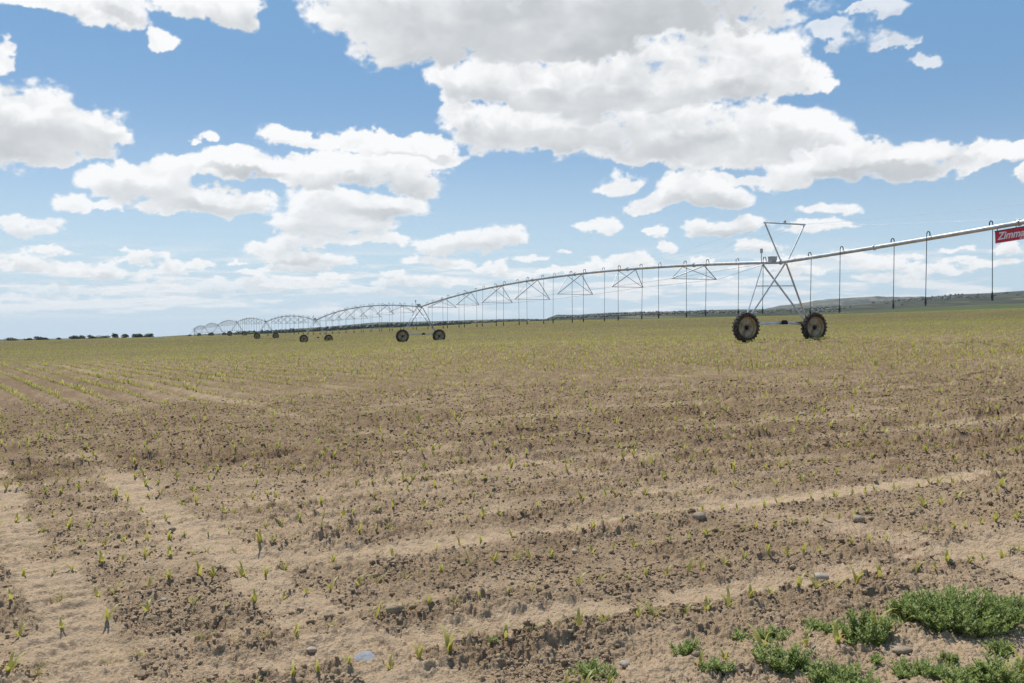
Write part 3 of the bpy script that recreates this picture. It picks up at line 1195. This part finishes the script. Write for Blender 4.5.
for i in range(NT_ - 1):
    lod = 0 if i < 2 else 1
    mb = MB()
    pts = [on_pipe(i, q)[0] for q in np.linspace(0, 1, 33)]
    mb.tube(pts, .083, 14 if i < 2 else 8)
    for k in range(NP + 1):
        q = k / NP
        p, _ = on_pipe(i, q)
        d = (on_pipe(i, min(q + .01, 1))[0] - on_pipe(i, max(q - .01, 0))[0]).normalized()
        flange(mb, p, d, .125)
    part(mb, 'water_pipe', M['galv'])
    # truss rods
    rods = MB()
    L, Rr = [], []
    for k in range(1, NP):
        q = k / NP
        dep = 1.5 * 4 * q * (1 - q)
        dep = max(dep, .78)
        p, _ = on_pipe(i, q)
        half = 1.5 if k in (1, NP - 1) else dep * 1.0
        L.append(p - V3(bd, 0) * half - Vector((0, 0, dep)))
        Rr.append(p + V3(bd, 0) * half - Vector((0, 0, dep)))
    a, _ = on_pipe(i, .012)
    b, _ = on_pipe(i, .988)
    for S in (L, Rr):
        rods.tube([a] + S + [b], .009, 5)
    tr = part(rods, 'truss', M['galv_dull'])
    for k in range(1, NP):
        q = k / NP
        s = MB()
        for node, rr in ((L[k - 1], .032), (Rr[k - 1], .026)):
            for dq in (-.95, 1.15):
                pt, _ = on_pipe(i, q + dq / SPAN)
                s.tube([node, pt - Vector((0, 0, .06))], rr if dq < 0 else rr * .75, 6 if i < 3 else 4)
        s.tube([L[k - 1], Rr[k - 1]], .018, 5)
        part(s, 'truss_brace', M['galv_dull'], tr)
    nh_ = 24
    for j in range(nh_):
        t = 1.1 + 2.37 * j
        q = t / SPAN
        if q > .985:
            continue
        p, zb = on_pipe(i, q)
        g_ = BASE[i] * (1 - q) + BASE[i + 1] * q
        make_hose(p, g_ + 1.42 + .3, 1 if j % 2 else -1, (random.uniform(-.03, .04), random.uniform(-.03, .03)), i, j % 3 == 1)
if hose_stuff.v:
    o = part(hose_stuff, 'far_drop_hoses', M['hose'])
    o['kind'] = 'stuff'
# far end: pivot point pipe
pv = MB()
pE = V3(T0 + SD * 7, PIPE_Z[7])
pv.tube([pE + V3(sd, 0) * .6, pE + V3(sd, 0) * .9 - Vector((0, 0, .3)), pE + V3(sd, 0) * .9 - Vector((0, 0, 3.8))], .12, 8)
part(pv, 'riser_pipe', M['galv_dull'])


# ------------------------------------------------------------------ the sign on the overhang
def build_sign():
    t0, Ls, Hs = 11.62, 2.1, .43
    a, b = over(t0), over(t0 + Ls)
    d = (b - a).normalized()
    # hangs below the pipe, face towards the camera side (to the left of the pipe seen from the tower)
    nrm = Vector((-sd.y, sd.x, 0)).normalized() * 1.0
    if nrm.y > 0:
        nrm = -nrm
    up = nrm.cross(d).normalized()
    if up.z < 0:
        up = -up
    drop = .17
    o = a - up * drop                    # top left corner
    e = bpy.data.objects.new('hanging_sign', None)
    COL.objects.link(e)
    e.location = o
    tag(e, 'red sign with white lettering hanging under the overhanging irrigation pipe', 'sign')
    red = mat_simple('sign_red', (.66, .035, .055), .45, col2=(.58, .03, .045), scale=4)
    white = mat_simple('sign_white', (.80, .78, .76), .5)
    dark = mat_simple('sign_dark_edge', (.05, .03, .035), .5)
    T = Matrix((d, nrm, up)).transposed()
    def P(x, y, z):
        return T @ Vector((x, y, z))
    def bx(name, c, s, mat, par=e):
        m_ = MB()
        m_.box(P(*c), s, T)
        return m_.build(name, mat, par)
    panel = bx('panel', (Ls / 2, 0, -Hs / 2), (Ls, .012, Hs), red)
    bx('top_rail', (Ls / 2, .0, .012), (Ls + .02, .03, .03), dark)
    bx('edge_trim', (Ls / 2, .003, -Hs + .008), (Ls - .01, .014, .016), mat_simple('sign_pink_edge', (.7, .45, .45), .5))
    for x in (.10, .85, 1.75):
        bx('hanger', (x, 0, .10), (.018, .018, .15), dark)
    def text(body, size, x, z, shear, mat, thick=.0):
        cu = bpy.data.curves.new('lettering', 'FONT')
        cu.body = body
        cu.size = size
        cu.shear = shear
        cu.extrude = .002
        cu.offset = thick
        tmp = bpy.data.objects.new('tmp_text', cu)
        COL.objects.link(tmp)
        bpy.context.view_layer.update()
        me = bpy.data.meshes.new_from_object(tmp.evaluated_get(bpy.context.evaluated_depsgraph_get()))
        bpy.data.objects.remove(tmp)
        me.name = 'lettering'
        # text lies in XY facing +Z: map X->d, Y->up, Z->nrm
        for v in me.vertices:
            q = v.co
            v.co = P(x + q.x, .0085 + q.z, z + q.y)
        me.materials.clear()
        me.materials.append(mat)
        me.update()
        # winding may be mirrored by the mapping
        return link('lettering', me, panel)
    # letters run from the tower side towards the pipe end
    text('Zimmatic', .37, .10, -.31, .30, white, .009)
    text('by LINDSAY', .10, .98, -.405, .0, white, .002)


build_sign()


# ------------------------------------------------------------------ corn sprouts
def sprout_geo(r, blades, h, seg=2):
    """narrow arching blades from one stem: verts, quads"""
    V, Q = [], []
    for b in range(blades):
        a = r.uniform(0, 2 * PI) if b else r.uniform(0, 6)
        a = a if b == 0 else a0 + PI * (b % 2) + r.uniform(-.6, .6)
        if b == 0:
            a0 = a
        hh = h * r.uniform(.55, 1.0) * (1.05 if b == blades - 1 else .9)
        reach = hh * (r.uniform(.8, 1.5) if b < blades - 1 else .4)
        w = h * r.uniform(.07, .11) + .002
        dx, dy = math.cos(a), math.sin(a)
        px_, py_ = -dy, dx
        o = len(V)
        for s in range(seg + 1):
            f = s / seg
            rr = reach * f ** 1.3
            z = hh * math.sin(min(f * 1.75, PI * .62)) / math.sin(PI * .5) if seg > 1 else hh * f
            ww = w * (0.55, 1.0, .55, .12)[min(3, int(round(f * 3)))] if seg > 1 else w * (1 - .7 * f)
            V.append((dx * rr - px_ * ww, dy * rr - py_ * ww, z))
            V.append((dx * rr + px_ * ww, dy * rr + py_ * ww, z))
        for s in range(seg):
            i0 = o + s * 2
            Q.append((i0, i0 + 1, i0 + 3, i0 + 2))
    return np.array(V), np.array(Q)


SPROUTS = []


def build_sprouts():
    r = np.random.default_rng(11)
    pts = []
    # headland rows: run along A_H
    ca, sa = math.cos(A_H), math.sin(A_H)
    for k in range(-3, 24):
        nh = 4.26 + .69 * k
        n = int(60 / .155)
        al = -25 + np.arange(n) * .155 + r.uniform(-.04, .04, n)
        off = r.normal(0, .018, n)
        keep = r.random(n) > .04
        x = al * ca + nhx * (nh + off)
        y = al * sa + nhy * (nh + off)
        pts.append(np.stack([x, y], 1)[keep])
    # main rows
    dmx, dmy = math.sin(A_M), math.cos(A_M)
    for k in range(-260, 620):
        nm = .76 * k
        step = .125
        am = np.arange(-60, 330, step)
        am = am + r.uniform(-.04, .04, len(am))
        off = r.normal(0, .02, len(am))
        x = nmx * (nm + off) + dmx * am
        y = nmy * (nm + off) + dmy * am
        D = np.hypot(x, y)
        u = x / np.maximum(y, .1)
        ok = (nhx * x + nhy * y > 19.6) & (np.abs(u) < .64) & (y > 5) & (y < 300)
        ok &= r.random(len(am)) < np.clip(28 / D, .12, .90)
        if ok.any():
            pts.append(np.stack([x[ok], y[ok]], 1))
    P = np.concatenate(pts)
    x, y = P[:, 0], P[:, 1]
    wob = 0.14 * fbm(x * 0.5, y * 0.5, 2, 40)
    D = np.hypot(x, y)
    u = x / np.maximum(y, .1)
    ok = (y > 2.5) & (np.abs(u) < .66)
    tr = micro(x, y)[1]
    ok &= (r.random(len(x)) > .25 * (tr > .9))
    # keep sprouts off the weeds' ground in the lower right corner
    P = P[ok]
    D = np.hypot(P[:, 0], P[:, 1])
    P = P[np.argsort(D)]
    D = np.sort(D)
    Z = ground_z(P[:, 0], P[:, 1]) - .006
    inview = (np.abs(P[:, 0] / P[:, 1]) < .575) & (P[:, 1] > CAM_H * F / (690 - 318))
    near = np.where(inview)[0][:300]
    protos = []
    for k in range(14):
        rr = np.random.default_rng(200 + k)
        V, Q = sprout_geo(rr, int(rr.integers(3, 6)), rr.uniform(.062, .112), 4)
        protos.append(mesh_from_np('corn_sprout', V, Q, [M['sprout']], smooth=True))
    for i in near:
        o = link('corn_sprout', protos[int(r.integers(14))], None, (P[i, 0], P[i, 1], Z[i]))
        s = r.uniform(.7, 1.25)
        o.scale = (s, s, s)
        o.rotation_euler = (r.uniform(-.12, .12), r.uniform(-.12, .12), r.uniform(0, 6.28))
        tag(o, 'young yellow-green corn sprout in the nearest rows, away from any stone or weed', 'sprout', 'corn sprouts in the nearest rows')
        SPROUTS.append(o)
    used = set(near.tolist())
    rest = np.array([i for i in range(len(P)) if i not in used])
    Pr, Dr, Zr = P[rest], D[rest], Z[rest]
    Vs, Qs, off = [], [], 0
    bands = [(0, 12, 4, 4, 1.15), (12, 24, 4, 2, 1.35), (24, 50, 4, 2, 1.75), (50, 110, 3, 1, 1.4), (110, 400, 2, 1, 2.3)]
    for lo, hi, bl, seg, sc in bands:
        sel = np.where((Dr >= lo) & (Dr < hi))[0]
        geos = [sprout_geo(np.random.default_rng(300 + k), bl, np.random.default_rng(400 + k).uniform(.06, .115) * sc, seg) for k in range(12)]
        which = r.integers(0, 12, len(sel))
        for g in range(12):
            s = sel[which == g]
            if not len(s):
                continue
            V, Q = geos[g]
            a = r.uniform(0, 2 * PI, len(s))
            sc_ = r.uniform(.7, 1.25, len(s))
            ca_, sa_ = np.cos(a) * sc_, np.sin(a) * sc_
            X = ca_[:, None] * V[None, :, 0] - sa_[:, None] * V[None, :, 1] + Pr[s, 0][:, None]
            Y = sa_[:, None] * V[None, :, 0] + ca_[:, None] * V[None, :, 1] + Pr[s, 1][:, None]
            Zz = sc_[:, None] * V[None, :, 2] + Zr[s][:, None]
            Vs.append(np.stack([X, Y, Zz], -1).reshape(-1, 3))
            qq = (Q[None] + (np.arange(len(s)) * len(V))[:, None, None] + off).reshape(-1, 4)
            Qs.append(qq)
            off += len(s) * len(V)
    me = mesh_from_np('corn_rows', np.concatenate(Vs), np.concatenate(Qs), [M['sprout']], smooth=True)
    tag(link('corn_rows', me), 'countless tiny corn sprouts greening the rows away to the crest', 'crop', kind='stuff')
    print('sprouts', len(P), 'quads', sum(len(q) for q in Qs))


build_sprouts()


# ------------------------------------------------------------------ weeds and stones
def at_pixel(px, py):
    """ground point seen there (used only to read plan positions off the photograph)"""
    lo = 2.5
    u = (px - 512) / F
    y = 4.
    for _ in range(40):
        z = float(base_z(np.array([u * y]), np.array([y]))[0])
        y = (CAM_H - z) * F / (py - Y0)
    x = u * y
    return x, y, float(ground_z(x, y)[0])


def weed(px, py, w, h, label, seed):
    x, y, z = at_pixel(px, py)
    r = np.random.default_rng(seed)
    W_ = w / F * y
    H = h / F * y * .74
    V, Q = [], []
    nst = max(7, int(190 * W_ * W_ / .2) + 6)
    stems = MB()
    for s in range(nst):
        a = r.uniform(0, 2 * PI)
        q = math.sqrt(r.random()) * W_ * .46
        bx_, by_ = q * math.cos(a) * 1.0, q * math.sin(a) * .75
        lean = (bx_ * .45 + r.normal(0, .02), by_ * .45 + r.normal(0, .02))
        hh = H * r.uniform(.55, 1.05) * (1 - .45 * (q / (W_ * .5)) ** 2)
        gz_ = float(ground_z(x + bx_, y + by_)[0]) - z
        b0 = Vector((bx_, by_, gz_ - .01))
        b1 = b0 + Vector((lean[0] * .5, lean[1] * .5, hh * .55))
        b2 = b0 + Vector((lean[0], lean[1], hh))
        stems.tube([b0, b1, b2], [.0025, .002, .001], 4, cap=False)
        nl = int(14 + hh * 130)
        for k in range(nl):
            f = (k + r.random()) / nl
            p = b0.lerp(b1, f * 2) if f < .5 else b1.lerp(b2, f * 2 - 1)
            aa = k * 2.4 + r.uniform(-.5, .5)
            ln = r.uniform(.016, .036) * (1.15 - .4 * f)
            wd = ln * .19
            el = r.uniform(-.15, .8) + f * .5
            d = Vector((math.cos(aa) * math.cos(el), math.sin(aa) * math.cos(el), math.sin(el)))
            t = Vector((-math.sin(aa), math.cos(aa), r.uniform(-.4, .4))).normalized()
            m_ = p + d * ln * .5
            V += [tuple(p), tuple(m_ - t * wd), tuple(p + d * ln), tuple(m_ + t * wd)]
    n = len(V) // 4
    e = bpy.data.objects.new('weed', None)
    COL.objects.link(e)
    e.location = (x, y, z)
    tag(e, label, 'weed', 'green weeds in the lower right corner')
    me = mesh_from_np('foliage', V, np.arange(n * 4), [M['weed']], smooth=False)
    link('foliage', me, e)
    stems.build('stem', M['stem'], e)


WEEDS = [
    (962, 628, 118, 42, 'widest and tallest bushy green weed mat in the foreground'),
    (915, 628, 55, 30, 'bushy weed tuft joined to the left end of the widest weed mat'),
    (1012, 622, 40, 30, 'bushy weed at the right edge beside the widest weed mat'),
    (870, 648, 62, 42, 'round bushy weed just left of the widest weed mat'),
    (785, 675, 66, 34, 'sprawling weed below the small tuft left of the round one'),
    (773, 645, 32, 22, 'small upright weed tuft above the sprawling one'),
    (823, 636, 36, 16, 'small low weed between the upright tuft and the round bushy weed'),
    (690, 664, 30, 20, 'small weed tuft on its own, left of the sprawling weeds'),
    (717, 682, 32, 18, 'small weed at the bottom edge between two tufts'),
    (597, 681, 40, 22, 'leftmost green weed at the bottom edge of the field view'),
    (742, 647, 16, 9, 'tiny weed seedling left of the small upright tuft'),
    (845, 688, 84, 26, 'wide low weed mat cut by the bottom edge below the round weed'),
    (922, 681, 60, 24, 'spreading weed at the bottom edge below the widest mat'),
    (953, 664, 20, 14, 'tiny weed on the bare patch below the widest mat'),
    (1007, 655, 26, 22, 'small upright weed near the right edge above the corner weed'),
    (1010, 688, 76, 34, 'bushy weed filling the bottom right corner'),
    (880, 668, 14, 10, 'tiny seedling weed just below the round bushy weed'),
    (968, 690, 50, 24, 'low weed at the bottom edge left of the corner weed'),
    (493, 656, 9, 9, 'single tiny dark weed far left of the other weeds'),
]
for k, (px, py, w, h, lab) in enumerate(WEEDS):
    weed(px, py - 3, w * (.76 if w > 50 and w < 110 else .92), h, lab, 500 + k)


def stone(px, py, w, hfrac, mat, label, seed, flat=.35, depth=.75):
    x, y, z = at_pixel(px, py)
    W_ = w / F * y
    r = np.random.default_rng(seed)
    nu, nv = 28, 16
    V = []
    ph = r.uniform(0, 6, 6)
    for j in range(nv + 1):
        th = PI * j / nv
        for i in range(nu):
            a = 2 * PI * i / nu
            rr = 1 + .10 * math.cos(2 * a + ph[0]) + .07 * math.cos(3 * a + ph[1]) + .04 * math.cos(5 * a + ph[2]) + .04 * math.cos(4 * th + a + ph[3])
            V.append((W_ / 2 * rr * math.sin(th) * math.cos(a), W_ / 2 * depth * rr * math.sin(th) * math.sin(a), W_ / 2 * flat * math.copysign(abs(math.cos(th)) ** .8, math.cos(th)) * (1 + .05 * math.cos(a * 2 + ph[4]))))
    Q = [(j * nu + i, j * nu + (i + 1) % nu, (j + 1) * nu + (i + 1) % nu, (j + 1) * nu + i) for j in range(nv) for i in range(nu)]
    Q = [q[::-1] for q in Q]
    o = link('stone', mesh_from_np('stone', V, Q, [mat]), None, (x, y, z + W_ / 2 * flat * .75))
    o.rotation_euler = (R(12), r.uniform(-.08, .08), r.uniform(-.3, .3))
    tag(o, label, 'stone', 'loose stones on the soil')


STONES = [
    (364, 661, 23, M['stone_grey'], 'flat smooth blue-grey stone, the biggest on the soil', .30, .95),
    (393, 621, 18, M['stone_brown'], 'long rounded tan-grey stone just beyond the flat blue-grey one', .5, .55),
    (310, 650, 10, M['stone_pale'], 'small off-white pebble left of the flat blue-grey stone', .5, .8),
    (626, 667, 11, M['stone_pale'], 'pale rounded pebble near the bottom edge by the leftmost weed', .6, .8),
    (170, 535, 8, M['stone_brown'], 'tan stone on the left between the tyre tracks', .7, .8),
    (822, 579, 18, M['stone_pale'], 'long pale stone lying on the curved wheel track above the weeds', .4, .5),
    (577, 462, 6, M['stone_pale'], 'pale stone in the middle distance right of centre', .6, .8),
    (404, 419, 5, M['stone_pale'], 'small white stone far out in the left middle of the field', .7, .9),
    (860, 524, 13, M['stone_brown'], 'brown half-buried stone beside the track on the right', .5, .7),
    (700, 523, 14, M['stone_brown'], 'tan half-buried stone lying among the sprouts right of centre', .5, .7),
    (161, 602, 6, M['stone_pale'], 'tiny white pebble between sprouts in the left foreground', .6, .9),
    (803, 417, 9, M['stone_brown'], 'low tan stone far out on the right side of the field', .5, .8),
    (905, 655, 22, M['stone_brown'], 'flat tan stone between the round weed and the widest weed mat', .3, .5),
    (575, 554, 6, M['stone_pale'], 'tiny pale pebble between sprouts at centre of the foreground', .6, .9),
]
for k, (px, py, w, mt, lab, fl, dp) in enumerate(STONES):
    stone(px, py, w, 1, mt, lab, 700 + k, fl, dp)


# sprouts that stand right beside a stone or a weed are told apart by it
def name_neighbours():
    marks = [(o, 'stone') for o in COL.objects if o.get('category') == 'stone'] + [(o, 'weed') for o in COL.objects if o.get('category') == 'weed']
    taken = set()
    for o, kind in marks:
        best = min((s for s in SPROUTS if s.name not in taken), key=lambda s: (s.location - o.location).length)
        if (best.location - o.location).length < .45:
            taken.add(best.name)
            words = o['label'].split(',')[0].split()[:11]
            best['label'] = 'corn sprout nearest to the ' + ' '.join(words)


name_neighbours()


# loose clods lying on top of the tilled soil
def build_clods():
    r = np.random.default_rng(21)
    n = 170000
    y = 3.9 + (r.random(n) ** 1.5) * 17
    u = r.uniform(-.62, .62, n)
    x = u * y
    z0, dust, *_ = micro(x, y)
    ok = (dust < .6 + .3 * r.random(n)) & (fbm(x * 2.2, y * 2.2, 3, 140) + .35 * r.normal(size=n) > -.05)
    x, y = x[ok], y[ok]
    z = ground_z(x, y)
    n = len(x)
    size = .004 + .013 * r.random(n) ** 3 + (r.random(n) < .015) * .016
    size *= np.clip(y / 10, 1, 1.3)
    base = np.array([(1, 0, 0), (-1, 0, 0), (0, 1, 0), (0, -1, 0), (0, 0, 1), (0, 0, -1),
                     (.62, .62, .5), (-.62, .62, .5), (.62, -.62, .5), (-.62, -.62, .5)], float)
    tris = np.array([(4, 6, 8), (0, 8, 6), (4, 7, 6), (2, 6, 7), (4, 9, 7), (1, 7, 9), (4, 8, 9), (3, 9, 8),
                     (5, 2, 1), (5, 1, 3), (5, 3, 0), (5, 0, 2), (0, 6, 2), (2, 7, 1), (1, 9, 3), (3, 8, 0)])
    j = r.uniform(.6, 1.25, (n, 10, 1))
    V = base[None] * j
    a = r.uniform(0, 2 * PI, n)
    ca, sa = np.cos(a)[:, None], np.sin(a)[:, None]
    X = (V[..., 0] * ca - V[..., 1] * sa) * size[:, None] + x[:, None]
    Y = (V[..., 0] * sa + V[..., 1] * ca) * size[:, None] * .85 + y[:, None]
    Z = V[..., 2] * size[:, None] * .85 + z[:, None] + size[:, None] * .2
    VV = np.stack([X, Y, Z], -1).reshape(-1, 3)
    T = (tris[None] + (np.arange(n) * 10)[:, None, None]).reshape(-1, 3)
    me = mesh_from_np('soil_clods', VV, T, [M['soil']], dict(dust=np.repeat(np.clip(dust[ok] * .8 + r.uniform(.10, .45, n), 0, 1), 10), far=np.zeros(len(VV))), smooth=False, tri=True)
    tag(link('soil_clods', me), 'loose crumbs and clods of dry brown soil', 'clods', kind='stuff')


build_clods()


# ------------------------------------------------------------------ air
def build_haze():
    mb = MB()
    mb.box((0, 3900, -85), (24000, 8600, 530))
    m = bpy.data.materials.new('thin_haze')
    m.use_nodes = True
    nt = m.node_tree
    nt.nodes.clear()
    o = nt.nodes.new('ShaderNodeOutputMaterial')
    v = nt.nodes.new('ShaderNodeVolumePrincipled')
    v.inputs['Color'].default_value = (.86, .93, 1.0, 1)
    v.inputs['Density'].default_value = 0.00005
    v.inputs['Anisotropy'].default_value = 0.2
    nt.links.new(v.outputs[0], o.inputs['Volume'])
    tag(mb.build('haze', m), 'thin bluish summer haze in the distance', 'haze', kind='stuff')


build_haze()
